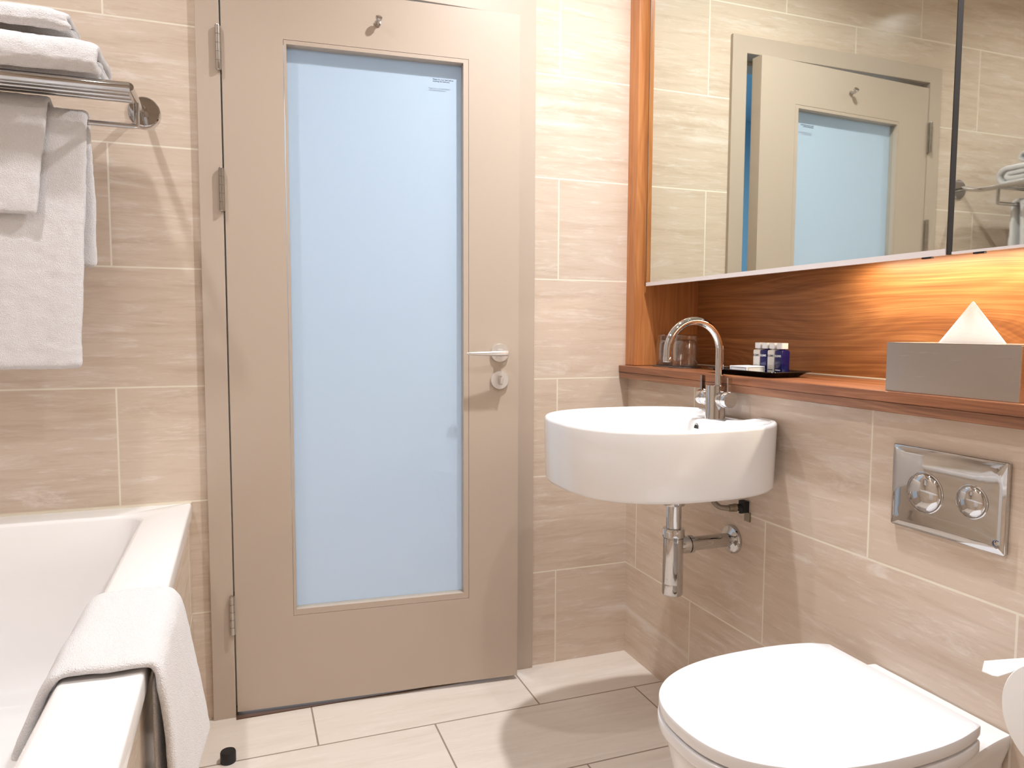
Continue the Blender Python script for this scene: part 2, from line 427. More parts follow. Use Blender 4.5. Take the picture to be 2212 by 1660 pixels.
mesh_text('printed_notice', 'Please dry your feet before\nentering the bedroom.', 0.0052, M['ink'], pane, (0.544, 0.0146, 1.727), (PI/2, 0, 0), bold=0.00012, space=0.95)
# lever handle
h = obj('door_handle', lathe(B(), [(0.0, 0), (0.0255, 0), (0.0265, 0.002), (0.0265, 0.007), (0.0255, 0.0085), (0.013, 0.0085), (0.013, 0.0088), (0.0115, 0.0088), (0.0115, 0.012), (0.010, 0.040), (0, 0.041)], (0.731, 0, 0.977), (0, -1, 0), 48), M['satin'], door)
bm = B(); rings = []
for i, (x, hz, hy, yy) in enumerate([(0.746, 0.006, 0.004, -0.044), (0.744, 0.0075, 0.007, -0.045), (0.735, 0.008, 0.009, -0.046), (0.715, 0.0075, 0.0085, -0.048), (0.68, 0.0062, 0.0068, -0.050), (0.645, 0.0048, 0.005, -0.051), (0.628, 0.004, 0.0045, -0.051), (0.624, 0.002, 0.002, -0.051)]):
    rings.append([(x, yy+hy*math.copysign(abs(math.cos(t))**0.7, math.cos(t)), 0.9765+hz*math.copysign(abs(math.sin(t))**0.7, math.sin(t))) for t in [2*PI*k/20 for k in range(20)]])
obj('lever', loft(bm, rings), M['satin'], h)
k_ = obj('thumb_turn', lathe(B(), [(0.0, 0), (0.0255, 0), (0.0265, 0.002), (0.0265, 0.007), (0.0255, 0.0085), (0, 0.0087)], (0.731, 0, 0.899), (0, -1, 0), 48), M['satin'], door)
bm = B(); rings = []
for y, hh, ww in ((-0.008, 0.0130, 0.0060), (-0.016, 0.0130, 0.0055), (-0.024, 0.0125, 0.0050), (-0.028, 0.0105, 0.0042), (-0.0292, 0.006, 0.002)):
    rings.append([(0.731+ww*math.copysign(abs(math.cos(t))**0.5, math.cos(t)), y, 0.899+hh*math.copysign(abs(math.sin(t))**0.8, math.sin(t))) for t in [2*PI*q/20 for q in range(20)]])
obj('turn_knob', loft(bm, rings), M['satin'], k_)
hk = obj('robe_hook', lathe(B(), [(0, 0), (0.0085, 0), (0.0085, 0.003), (0.006, 0.004), (0.0045, 0.008), (0.0045, 0.018), (0, 0.019)], (0.394, 0, 1.852), (0, -1, 0), 24), M['steel'], door)
obj('hook_knob', lathe(B(), [(0, 0.0), (0.004, 0.0), (0.005, 0.006), (0.0085, 0.010), (0.009, 0.013), (0.0085, 0.016), (0, 0.0165)], (0.394, -0.014, 1.850), (0.10, -0.75, 0.62), 24), M['chrome'], hk)
for z0, z1 in ((1.692, 1.799), (1.343, 1.449), (0.232, 0.336)):
    bm = B(); prof = [(0, z0-0.003), (0.004, z0-0.002), (0.0062, z0)]
    for k in range(5):
        a = z0+(z1-z0)*k/5; b = z0+(z1-z0)*(k+1)/5
        prof += [(0.0064, a+0.0006), (0.0064, b-0.0008), (0.0054, b-0.0006), (0.0054, b)]
    prof += [(0.005, z1+0.002), (0, z1+0.003)]
    hg = obj('hinge', lathe(bm, prof, (-0.003, -0.0095, 0), (0, 0, 1), 20), M['steel'], door)
    obj('hinge_plate', box(B(), -0.0035, 0.0042, -0.006, 0.030, z0, z1), M['steel'], hg, smooth=False)

# black rubber door stop on the floor
bm = B(); lathe(bm, [(0, 0), (0.0175, 0), (0.0180, 0.002), (0.0180, 0.024), (0.0165, 0.027), (0.0, 0.027)], (-1.203, -0.222, 0), n=36)
tag(obj('door_stop', bm, M['black']), 'small black rubber door stop on the floor tiles by the bath', 'door stop')

# ------------------------------------------------------------------ walnut niche, shelf and mirror cabinet
niche = thing('wood_niche', 'walnut-lined wall niche above the basin, holding the mirror cabinet', 'niche')
obj('side_panel', box(B(), -0.0124, 0.231, -0.056, -0.0005, 0.934, 2.245), M['wood_v'], niche, smooth=False, bev=0.001)
obj('back_panel', box(B(), 0.215, 0.231, NY+0.002, -0.0565, 0.934, 2.245), M['wood_b'], niche, smooth=False)
obj('back_seam', box(B(), 0.2135, 0.2148, NY+0.002, -0.0575, 0.9335, 0.9365), M['caulk'], niche, smooth=False)

shelf = thing('wood_shelf', 'long walnut shelf running along the wall behind basin and toilet', 'shelf')
bm = B()
prism(bm, [(-0.036, 0), (0.2595, 0), (0.2595, 0.001), (-0.036, 0.001)], 0, 0) if False else None
box(bm, -0.036, 0.2385, NY+0.001, -0.0008, 0.913, 0.933)
obj('shelf_board', bm, M['wood_s'], shelf, smooth=False, bev=0.0015)
obj('shelf_nosing', box(B(), -0.034, -0.0008, NY+0.001, -0.0008, 0.894, 0.9127), M['wood_n'], shelf, smooth=False, bev=0.001)

cab = thing('mirror_cabinet', 'mirrored wall cabinet recessed in the walnut niche', 'mirror cabinet')
obj('cabinet_body', box(B(), 0.021, 0.213, NY+0.02, -0.0605, 1.2085, 2.235), M['dark'], cab, smooth=False)  # body coloured near-black so the gap beside it looks shaded
obj('underside_panel', box(B(), 0.0195, 0.2135, NY+0.02, -0.0610, 1.2060, 1.2083), M['wood_d'], cab, smooth=False)
MX, MS = 0.0138, -1.094
for y0, y1, nm in ((MS, -0.0765, 0), (NY+0.02, MS-0.012, 1)):
    d = obj('mirror_door', box(B(), MX, MX+0.005, y0, y1, 1.1887 if nm == 0 else 1.1822, 2.235), M['mirror'], cab, smooth=False)
    obj('backing_board', box(B(), MX+0.0052, MX+0.0068, y0+0.001, y1-0.001, 1.1887, 2.235), M['dark'], d, smooth=False)
    obj('bottom_rail', box(B(), MX-0.0015, MX+0.0064, y0, y1, 1.1775, 1.1885 if nm == 0 else 1.1820), M['under'], d, smooth=False)
obj('painted_gap_shade', box(B(), 0.0145, 0.0208, MS-0.03, MS+0.02, 1.178, 2.234), M['dark'], cab, smooth=False)  # dark strip painted in for the shade between the mirror doors
for yy in (-1.155, -1.055):
    obj('stop_pad', box(B(), 0.0135, 0.0200, yy-0.010, yy+0.010, 1.1745, 1.1773), M['black'], cab, smooth=False)
obj('edge_trim', box(B(), MX, MX+0.0056, -0.0763, -0.0752, 1.178, 2.235), M['satin'], cab, smooth=False)
obj('end_cap', box(B(), MX-0.002, MX+0.012, -0.0762, -0.070, 1.178, 1.190), M['wood_d'], cab, smooth=False)
cl = thing('cabinet_light', 'slim strip light glowing warm beneath the mirror cabinet', 'strip light', (0.150, -1.21, 1.2055))
obj('housing', box(B(), -0.02, 0.02, -0.50, 0.50, -0.002, 0.0003), M['satin'], cl, smooth=False)
strip_l.parent = cl

# ------------------------------------------------------------------ basin
def selr(th, ax, ay, nn, cx, xb, straight=False):
    c, s = math.cos(th), math.sin(th)
    if straight and c > 0:
        return min((xb-cx)/max(c, 1e-6), ay/max(abs(s), 1e-6))
    r = (abs(c/ax)**nn + abs(s/ay)**nn)**(-1/nn)
    if c > 1e-6: r = min(r, (xb-cx)/c)
    return r
def sering(cx, cy, ax, ay, nn, xb, z, N=180, zf=None, straight=False):
    N = N*3
    out = []
    for i in range(N):
        th = 2*PI*i/N; r = selr(th, ax, ay, nn, cx, xb, straight)
        x, y = cx+r*math.cos(th), cy+r*math.sin(th)
        out.append((x, y, zf(x, y) if zf else z))
    return out
BX, BY = -0.235, -0.558
basin = thing('wash_basin', 'white curved wall-hung wash basin beneath the swan-neck tap', 'basin')
def sstep(a, b, t):
    t = max(0, min(1, (t-a)/(b-a))); return t*t*(3-2*t)
ZR, ZD = 0.8395, 0.827
def rimz(top):
    def f(x, y):
        k = sstep(-0.035, -0.012, x) * (1-sstep(0.085, 0.105, abs(y-BY-0.015)))
        return top - k*(ZR-ZD+0.0)
    return f
bx, by, bn, bb = 0.257, 0.236, 2.55, -0.004
R = []
R.append(sering(BX, BY, 0.05, 0.05, 2.0, bb, 0.684))
R.append(sering(BX, BY, bx-0.05, by-0.05, bn, bb-0.03, 0.685))
R.append(sering(BX, BY, bx-0.016, by-0.014, bn, bb-0.003, 0.6865))
R.append(sering(BX, BY, bx-0.007, by-0.005, bn, bb-0.001, 0.6895))
R.append(sering(BX, BY, bx-0.004, by-0.002, bn, bb, 0.696))
R.append(sering(BX, BY, bx, by, bn, bb, 0, zf=rimz(ZR-0.008)))
R.append(sering(BX, BY, bx-0.0015, by-0.0015, bn, bb-0.001, 0, zf=rimz(ZR-0.003)))
R.append(sering(BX, BY, bx-0.0045, by-0.0045, bn, bb-0.004, 0, zf=rimz(ZR)))
R.append(sering(BX, BY, bx-0.0120, by-0.0120, bn, bb-0.012, 0, zf=rimz(ZR)))
R.append(sering(BX, BY, bx-0.0150, by-0.0150, bn, bb-0.015, 0, zf=rimz(ZR-0.003)))
R.append(sering(BX, BY, bx-0.0165, by-0.0165, bn, bb-0.020, 0, zf=rimz(ZR-0.009)))
def deckz(dz):
    def f(x, y):
        return ZD - dz + (ZR-0.0015-ZD)*sstep(0.088, 0.108, abs(y-BY-0.015))*sstep(-0.135, -0.112, x)
    return f
R.append(sering(BX, BY, bx-0.0175, by-0.0175, bn, bb-0.024, 0, zf=deckz(0)))
R.append(sering(BX, BY, bx-0.0180, by-0.0180, bn, -0.106, 0, zf=deckz(0)))
R.append(sering(BX, BY, bx-0.0195, by-0.0195, bn, -0.112, 0, zf=deckz(0.003)))
R.append(sering(BX, BY, bx-0.021, by-0.021, bn, -0.118, ZD-0.010))
R.append(sering(BX, BY, bx-0.030, by-0.030, bn, -0.125, 0.765))
R.append(sering(BX, BY, bx-0.045, by-0.045, bn, -0.140, 0.738))
R.append(sering(BX, BY, bx-0.08, by-0.08, 2.3, -0.165, 0.722))
R.append(sering(BX, BY, 0.06, 0.06, 2, bb, 0.714))
R.append(sering(BX, BY, 0.022, 0.022, 2, bb, 0.712))
bowl = obj('bowl', loft(B(), R), M['ceramic'], basin, angle=50)
obj('waste_plug', lathe(B(), [(0, 0), (0.024, 0), (0.024, 0.002), (0.018, 0.004), (0, 0.0045)], (BX, BY, 0.7128), n=32), M['chrome'], basin)
bm = B(); tube(bm, [(-0.1185, BY+0.01+0.0105*math.cos(a), 0.805+0.0125*math.sin(a)) for a in [2*PI*i/24 for i in range(25)]], 0.0018, 8)
obj('overflow_ring', bm, M['chrome'], basin)
obj('overflow_hole', lathe(B(), [(0, 0), (0.0098, 0), (0.0098, 0.001), (0, 0.001)], (-0.1195, BY+0.01, 0.805), (1, 0, 0), 24), M['dark'], basin)

# tap
tap = thing('basin_tap', 'chrome swan-neck mixer tap with two upright levers on the basin', 'tap', (-0.062, -0.543, ZD+0.0006))
obj('tap_body', lathe(B(), [(0, 0), (0.0245, 0), (0.0245, 0.0015), (0.0238, 0.003), (0.0238, 0.081), (0.0232, 0.0825), (0.0, 0.083)], (0, 0, 0), n=48), M['chrome'], tap)
pts = [(0.009, 0, 0.082), (0.009, 0, 0.12)]
zc, rr = 0.165, 0.0735
for i in range(0, 29):
    a = PI*i/28
    pts.append((0.009-rr+rr*math.cos(a), 0, zc+rr*math.sin(a)))
pts += [(0.009-2*rr, 0, 0.150)]
sp = obj('spout', tube(B(), pts, 0.0098, 24), M['chrome'], tap)
obj('aerator', lathe(B(), [(0.0, 0), (0.0105, 0), (0.0108, 0.001), (0.0108, 0.011), (0.0102, 0.012), (0, 0.012)], (0.009-2*rr, 0, 0.1405), n=28), M['chrome'], sp)
for s in (-1, 1):
    v = obj('valve', lathe(B(), [(0.012, 0.015), (0.0185, 0.022), (0.0200, 0.026), (0.0200, 0.040), (0.0165, 0.0415), (0.0165, 0.0425), (0.0195, 0.0440), (0.0195, 0.058), (0.0185, 0.0600), (0, 0.0602)], (0, 0, 0.050), (0, s, 0), 40), M['chrome'], tap)
    bm = B(); rbox(bm, 0, s*0.0535, 0.0062, 0.0026, 0.062, 0.104, 0.0015, 3)
    obj('lever', bm, M['chrome'], v, smooth=False, bev=0.0006)

# bottle trap
trap = thing('bottle_trap', 'chrome bottle trap and waste pipe hanging under the basin', 'waste trap', (-0.174, -0.543, 0))
obj('tailpiece', lathe(B(), [(0, 0.55), (0.0185, 0.55), (0.0185, 0.620), (0.0255, 0.621), (0.0262, 0.623), (0.0262, 0.638), (0.0225, 0.640), (0.0225, 0.684), (0, 0.684)], n=36), M['chrome'], trap)
obj('trap_cup', lathe(B(), [(0, 0.399), (0.0235, 0.399), (0.0252, 0.402), (0.0252, 0.427), (0.0248, 0.4275), (0.0251, 0.428), (0.0245, 0.540), (0.0225, 0.5405), (0.0225, 0.543), (0.027, 0.5435), (0.0272, 0.5600), (0.0255, 0.564), (0.0190, 0.565), (0, 0.565)], n=40), M['chrome'], trap)
obj('outlet_pipe', lathe(B(), [(0.018, 0.012), (0.0215, 0.028), (0.0215, 0.040), (0.0190, 0.0405), (0.0190, 0.042), (0.0222, 0.0425), (0.0222, 0.052), (0.0172, 0.0535), (0.0172, 0.172)], (0, 0, 0.519), (1, 0, 0), 36), M['chrome'], trap)
obj('wall_flange', lathe(B(), [(0.017, 0.158), (0.026, 0.163), (0.034, 0.165), (0.0358, 0.168), (0.0360, 0.1735), (0.017, 0.1735)], (0, 0, 0.519), (1, 0, 0), 44), M['chrome'], trap)
# supply hose
vs = thing('supply_hose', 'braided supply hose with dark elbow valve under the basin', 'water supply', (0, -0.594, 0.619))
bm = B(); pts = [(-0.055, 0.055, 0.064), (-0.062, 0.052, 0.042), (-0.070, 0.045, 0.018), (-0.070, 0.034, 0.003), (-0.062, 0.024, -0.006), (-0.050, 0.016, -0.008), (-0.040, 0.012, -0.008)]
def smooth_pts(P, k=4):
    P = [Vector(p) for p in P]; out = []
    for i in range(len(P)-1):
        p0, p1, p2, p3 = P[max(i-1, 0)], P[i], P[i+1], P[min(i+2, len(P)-1)]
        for j in range(k):
            t = j/k
            out.append(0.5*((2*p1)+(-p0+p2)*t+(2*p0-5*p1+4*p2-p3)*t*t+(-p0+3*p1-3*p2+p3)*t**3))
    out.append(P[-1]); return out
obj('hose', tube(bm, smooth_pts(pts, 5), 0.0068, 14), M['braid'], vs)
obj('hose_nut', lathe(B(), [(0.006, 0), (0.0095, 0.001), (0.0095, 0.012), (0.0105, 0.0125), (0.0105, 0.020), (0.007, 0.021)], (-0.044, 0.013, -0.008), (1, -0.25, 0.03), 6+6), M['brass'], vs)
bm = B(); tube(bm, [(-0.026, 0.008, -0.0075), (-0.012, 0.004, -0.007), (-0.010, 0.003, -0.02)], 0.0095, 14)
box(bm, -0.016, -0.0006, -0.010, 0.012, -0.018, 0.010)
obj('elbow_valve', bm, M['black'], vs, bev=0.001)
obj('wall_plate', box(B(), -0.004, -0.0006, -0.016, 0.004, -0.040, -0.018), M['brass'], vs, smooth=False)

# ------------------------------------------------------------------ toilet
TY = -1.131
wc = thing('toilet', 'white wall-mounted toilet with closed lid, below the flush plate', 'toilet')
def dring(ax, ay, nn, xb, z, front=-0.538, N=160, straight=False):
    # cx chosen so the front stays where given
    return sering(front+ax, TY, ax, ay, nn, xb, z, N, None, straight)
R = [dring(0.17, 0.075, 2.2, -0.002, 0.055, -0.40, 160, True), dring(0.20, 0.10, 2.2, -0.002, 0.060, -0.42, 160, True), dring(0.22, 0.115, 2.3, -0.002, 0.12, -0.45, 160, True),
     dring(0.235, 0.135, 2.4, -0.002, 0.22, -0.485, 160, True), dring(0.25, 0.155, 2.4, -0.002, 0.31, -0.513, 160, True), dring(0.26, 0.170, 2.5, -0.002, 0.375, -0.525, 160, True),
     dring(0.262, 0.173, 2.5, -0.002, 0.392, -0.527, 160, True), dring(0.260, 0.171, 2.5, -0.004, 0.3955, -0.525, 160, True), dring(0.250, 0.160, 2.5, -0.01, 0.3965, -0.515, 160, True), dring(0.1, 0.05, 2, -0.06, 0.3965, -0.38, 160, True)]
for r in R:                                  # the pan narrows a little to the wall
    for i, p in enumerate(r):
        k = sstep(-0.22, 0.02, p[0])
        r[i] = (p[0], TY+(p[1]-TY)*(1-0.22*k), p[2])
obj('pan', loft(B(), R), M['ceramic'], wc, angle=50)
def slab(name, ax, ay, front, xb, z0, z1, rad, mat, zc=0):
    rr = [dring(ax-rad, ay-rad, 2.45, xb-rad, z0, front+rad), dring(ax-rad*0.3, ay-rad*0.3, 2.45, xb-rad*0.3, z0+rad*0.3, front+rad*0.3),
          dring(ax, ay, 2.45, xb, z0+rad, front), dring(ax, ay, 2.45, xb, z1-rad, front),
          dring(ax-rad*0.3, ay-rad*0.3, 2.45, xb-rad*0.3, z1-rad*0.3, front+rad*0.3), dring(ax-rad, ay-rad, 2.45, xb-rad, z1, front+rad),
          dring(ax*0.4, ay*0.4, 2.3, -0.15, z1+zc, front+0.15)]
    if name == 'lid':
        rr[-1:-1] = [dring(ax-rad-0.003, ay-rad-0.003, 2.45, -0.136, z1, front+rad+0.003)]
        for q in (2, 3, 4, 5):
            rr[q] = [(x, y, z-0.0025*max(0.0, min(1.0, (x+0.136)/0.033))*(0 if q == 2 else 1)) for x, y, z in rr[q]]
    return obj(name, loft(B(), rr), mat, wc, angle=30 if name == 'lid' else 50)
slab('seat', 0.272, 0.182, -0.541, -0.104, 0.400, 0.4205, 0.003, M['plastic'])
slab('lid', 0.268, 0.183, -0.539, -0.100, 0.4240, 0.4445, 0.003, M['plastic'])
for s in (-1, 1):
    obj('hinge', lathe(B(), [(0, 0), (0.011, 0), (0.011, 0.030), (0, 0.030)], (-0.095, TY+s*0.09-0.015, 0.408), (0, 1, 0), 20), M['chrome'], wc)

# flush plate
fp = thing('flush_plate', 'chrome dual flush plate with two round buttons on the tiled wall', 'flush plate', (0, -1.1325, 0.7585))
bm = B()
def plate_ring(hy, hz, x, r=0.006, k=4):
    out = []
    for sy, sz, a0 in ((1, 1, 0), (-1, 1, 90), (-1, -1, 180), (1, -1, 270)):
        for i in range(k+1):
            a = math.radians(a0+90*i/k)
            out.append((x, sy*(hy-r)+r*math.cos(a), sz*(hz-r)+r*math.sin(a)))
    return out
rings = [plate_ring(0.110, 0.075, -0.0006, 0.003), plate_ring(0.111, 0.0765, -0.007, 0.003), plate_ring(0.110, 0.0755, -0.0085, 0.003),
         plate_ring(0.1085, 0.0740, -0.0096, 0.004), plate_ring(0.095, 0.060, -0.0106, 0.020), plate_ring(0.06, 0.035, -0.0110, 0.03)]
obj('plate', loft(bm, rings), M['chrome'], fp, angle=60)
for dy, dz, r in ((0.0385, -0.003, 0.036), (-0.052, 0.001, 0.0275)):
    obj('flush_button', lathe(B(), [(r+0.0015, -0.002), (r+0.0015, 0.0012), (r+0.0002, 0.0018), (r-0.0008, 0.0002), (r-0.0012, 0.0003)] + [((r-0.0015)*math.cos(t), 0.0003+r*0.30*math.sin(t)) for t in [PI/2*i/10 for i in range(0, 11)]], (-0.0106, dy, dz), (-1, 0, 0), 56), M['chrome'], fp, angle=60)
bm = B(); tube(bm, [(-0.0112, -0.0965-0.0052*math.cos(a), -0.0580+0.0055*math.sin(a)) for a in [math.radians(d) for d in range(60, 301, 20)]], [0.0003+0.0007*math.sin(PI*i/12) for i in range(13)], 8)
tube(bm, [(-0.0112, -0.0985-0.0030*math.cos(a), -0.0565+0.0035*math.sin(a)) for a in [math.radians(d) for d in range(40, 200, 20)]], 0.0004, 6)
obj('crescent_emblem', bm, M['crescent'], fp)

# toilet roll on its spindle
tr_ = thing('toilet_roll', 'white toilet roll with its loose end folded to a point', 'toilet roll', (0, -1.442, 0.533))
bm = B(); Rr = 0.080
rings = []
for x, r in ((-0.066, 0.020), (-0.066, Rr-0.002), (-0.068, Rr), (-0.166, Rr), (-0.168, Rr-0.0015), (-0.1685, Rr-0.02), (-0.1685, 0.020), (-0.066, 0.020)):
    rings.append([(x, r*math.cos(2*PI*i/96), r*math.sin(2*PI*i/96)) for i in range(96)])
obj('paper_roll', loft(bm, rings, False, False), M['paper'], tr_, angle=50)
bm = B()
# sheet leaves the roll top towards +y, ends in a folded triangle
path = []
for i in range(9):
    a = math.radians(60-4*i*1.0); path.append((Rr*1.008*math.cos(math.radians(95-6*i)), Rr*1.008*math.sin(math.radians(95-6*i))))
y0, z0 = path[-1]
prof = path + [(y0+0.016, z0-0.013), (y0+0.033, z0-0.024), (y0+0.052, z0-0.034), (y0+0.071, z0-0.042), (y0+0.090, z0-0.050)]
rows = []
nP = len(prof)
for j, (y, z) in enumerate(prof):
    t = max(0, (j-(nP-4))/3.0)
    wdt = 0.048*(1-0.97*t)
    tw = 0 if j < 8 else min(1, (j-7)/3.0)
    rows.append([(-0.117+wdt*(-1+2*k/8), y, z+0.008*tw*(-1+2*k/8)) for k in range(9)])
vr = [[bm.verts.new(p) for p in r] for r in rows]
for a, b in zip(vr[:-1], vr[1:]):
    for k in range(8): bm.faces.new((a[k], a[k+1], b[k+1], b[k]))
o = obj('folded_sheet', bm, M['paper'], tr_)
mm = o.modifiers.new('s', 'SOLIDIFY'); mm.thickness = 0.0010; mm.offset = 1
hd = thing('roll_holder', 'chrome wall spindle carrying the toilet roll', 'holder', (0, -1.442, 0.533))
obj('spindle', lathe(B(), [(0, 0), (0.009, 0), (0.009, 0.180), (0.008, 0.182), (0, 0.182)], (0, 0, 0), (-1, 0, 0), 24), M['chrome'], hd)
obj('wall_flange', lathe(B(), [(0.009, 0.0006), (0.026, 0.0006), (0.026, 0.008), (0.009, 0.010)], (0, 0, 0), (-1, 0, 0), 32), M['chrome'], hd)
hd.location = (-0.0, -1.442, 0.533-0.0105)

# ------------------------------------------------------------------ things on the shelf
SZ = 0.9334
for i, (x, y, lab) in enumerate(((0.083, -0.100, 'clear upturned tumbler in the niche corner, partly behind the tap spout'), (0.083, -0.187, 'clear upturned tumbler nearer the tap, standing in front of the other glass'))):
    c = tag(obj('coaster', lathe(B(), [(0, 0), (0.0475, 0), (0.049, 0.001), (0.0475, 0.0022), (0, 0.0022)], (0, 0, 0), n=48), M['coaster']),
            'dark round coaster under the corner tumbler' if i == 0 else 'dark round coaster under the tumbler nearer the tap', 'coaster', 'coasters on the walnut shelf')
    c.location = (x, y, SZ)
    g_ = thing('tumbler', lab, 'glass', (x, y, SZ+0.0026), 0, 'upturned tumblers on the shelf')
    obj('glass_wall', lathe(B(), [(0.0335, 0), (0.0365, 0.0), (0.0372, 0.002), (0.0385, 0.045), (0.0380, 0.066), (0.0350, 0.074), (0.0345, 0.078), (0.0355, 0.088), (0.0340, 0.0935), (0.030, 0.095), (0.0, 0.0945), (0.0, 0.080), (0.026, 0.080), (0.0335, 0.072), (0.0355, 0.062), (0.0362, 0.045), (0.0345, 0.001), (0.0335, 0)], n=56, cap=False), M['glass'], g_, angle=60)
# tray
tray = thing('tray', 'black lacquered rectangular tray of toiletries on the walnut shelf', 'tray', (0.058, -0.545, SZ))
def rr2(hx, hy, z, r=0.018, k=5):
    out = []
    for sx, sy, a0 in ((1, 1, 0), (-1, 1, 90), (-1, -1, 180), (1, -1, 270)):
        for i in range(k+1):
            a = math.radians(a0+90*i/k); out.append((sx*(hx-r)+r*math.cos(a), sy*(hy-r)+r*math.sin(a), z))
    return out
obj('tray_dish', loft(B(), [rr2(0.046, 0.104, 0.0), rr2(0.048, 0.106, 0.001), rr2(0.057, 0.118, 0.0095), rr2(0.065, 0.127, 0.0125), rr2(0.0645, 0.1265, 0.0138), rr2(0.056, 0.117, 0.0115), rr2(0.046, 0.104, 0.0032)]), M['black_tray'], tray)
def bottle(kind):
    navy = kind == 1
    r = thing('toiletry_bottle', '', 'bottle', (0, 0, 0), 0, 'miniature toiletry bottles on the tray')
    s = []
    for h, z, rad in ((0.0120, 0.0, 0.003), (0.0128, 0.0012, 0.003), (0.0128, 0.055, 0.003), (0.0120, 0.0585, 0.0035), (0.0085, 0.0600, 0.006), (0.0070, 0.0605, 0.0065), (0.0070, 0.0625, 0.0065)):
        s.append(rr2(h, h, z, rad, 4))
    b_ = obj('bottle_body', loft(B(), s), M['navy'] if navy else M['cream'], r, angle=50)
    obj('bottle_cap', loft(B(), [rr2(0.0095, 0.0095, 0.0620, 0.0028, 4), rr2(0.0100, 0.0100, 0.0626, 0.0028, 4), rr2(0.0100, 0.0100, 0.0760, 0.0028, 4), rr2(0.0094, 0.0094, 0.0766, 0.0028, 4)]), M['white'], r)
    ink = M['white'] if navy else M['ink']
    mesh_text('brand_lettering', 'ELEMIS', 0.0072, ink, b_, (-0.01295, 0.0, 0.0425), (PI/2, 0, -PI/2), 'CENTER', bold=0.0001)
    mesh_text('small_print', 'shampoo\nfor hair\n40 ml' if False else '- - - - - -\n- - - - -', 0.0032, ink, b_, (-0.01295, 0.0, 0.0200), (PI/2, 0, -PI/2), 'CENTER')
    obj('label_band', box(B(), -0.01298, -0.0128, -0.009, 0.009, 0.0095, 0.0115), ink, b_, smooth=False)
    return r
def dup(root, loc, rz, label):
    r = root.copy(); C.objects.link(r); r.location = loc; r.rotation_euler = (0, 0, rz); r['label'] = label
    for ch in list(root.children):
        c = ch.copy(); C.objects.link(c); c.parent = r
        for g2 in ch.children:
            d = g2.copy(); C.objects.link(d); d.parent = c
    return r
w0 = bottle(0); n0 = bottle(1)
brz = math.radians(38)
bp = [(0.0885, -0.5180), (0.0885, -0.5450), (0.0885, -0.5720), (0.0885, -0.5990)]
labs = ['cream bottle with white cap, leftmost of the four on the tray', 'navy bottle with white cap between the two cream bottles',
        'cream bottle with white cap between the two navy bottles', 'navy bottle with white cap at the right end of the row']
w0.location = (*bp[0], SZ+0.0034); w0['label'] = labs[0]
n0.location = (*bp[1], SZ+0.0034); n0['label'] = labs[1]
dup(w0, (*bp[2], SZ+0.0034), 0, labs[2]); dup(n0, (*bp[3], SZ+0.0034), 0, labs[3])
soap = thing('soap_box', 'small white boxed soap with thin printed borders on the tray', 'soap box', (0.0415, -0.528, SZ+0.0034), math.radians(6))
sb = obj('carton', box(B(), -0.030, 0.030, -0.030, 0.030, 0, 0.0185), M['card'], soap, smooth=False, bev=0.001)
bm = B()
def border(bm, face):
    q = 0.0255
    for a, b_, c_, d_ in ((-q, q, 0.003, 0.0036), (-q, q, 0.0152, 0.0158), (-q, -q+0.0006, 0.003, 0.0158), (q-0.0006, q, 0.003, 0.0158)):
        if face == 'x': box(bm, -0.0303, -0.0300, a, b_, c_, d_)
        else: box(bm, a, b_, -0.0303, -0.0300, c_, d_)
border(bm, 'x'); border(bm, 'y')
obj('printed_border', bm, M['ink'], sb, smooth=False)
# tissue box
tb = thing('tissue_box', 'brushed steel tissue box cover near the right end of the shelf', 'tissue box', (-0.025, -1.0125, SZ))
bm = B(); L_, W_, H_ = 0.2515, 0.135, 0.0885
box(bm, 0, 0.0015, -L_, 0, 0, H_); box(bm, W_-0.0015, W_, -L_, 0, 0, H_); box(bm, 0.0015, W_-0.0015, -0.0015, 0, 0, H_); box(bm, 0.0015, W_-0.0015, -L_, -L_+0.0015, 0, H_)
obj('cover_sides', bm, M['brushed'], tb, smooth=False, bev=0.0006)
bm = B()
box(bm, 0.0, W_/2-0.012, -L_, 0, H_, H_+0.0015); box(bm, W_/2+0.012, W_, -L_, 0, H_, H_+0.0015)
box(bm, W_/2-0.012, W_/2+0.012, -0.05, 0, H_, H_+0.0015); box(bm, W_/2-0.012, W_/2+0.012, -L_, -L_+0.045, H_, H_+0.0015)
obj('cover_top', bm, M['brushed'], tb, smooth=False)
ts = thing('tissue', 'white tissue pulled up to a point from the steel box', 'tissue', (0.042, -1.128, SZ+H_))
bm = B(); rows = []
for j in range(13):
    t = j/12; z = -0.012+0.086*t
    w1 = 0.060*(1-max(0, t-0.16)/0.84)+0.0006; w2 = 0.064*(1-max(0, t-0.16)/0.84)+0.0006
    row = []
    for k in range(25):
        s = -1+2*k/24
        y = (-s*w1 if s < 0 else -s*w2)
        dx = 0.0035*math.cos(s*PI)*(1-t) + 0.0010*math.sin(s*7+t*3)*(1-t)
        row.append((dx, y, z))
    rows.append(row)
vr = [[bm.verts.new(p) for p in r] for r in rows]
for a, b_ in zip(vr[:-1], vr[1:]):
    for k in range(24): bm.faces.new((a[k], a[k+1], b_[k+1], b_[k]))
o = obj('tissue_sheet', bm, M['tissue'], ts); mm = o.modifiers.new('s', 'SOLIDIFY'); mm.thickness = 0.0016; mm.offset = 0

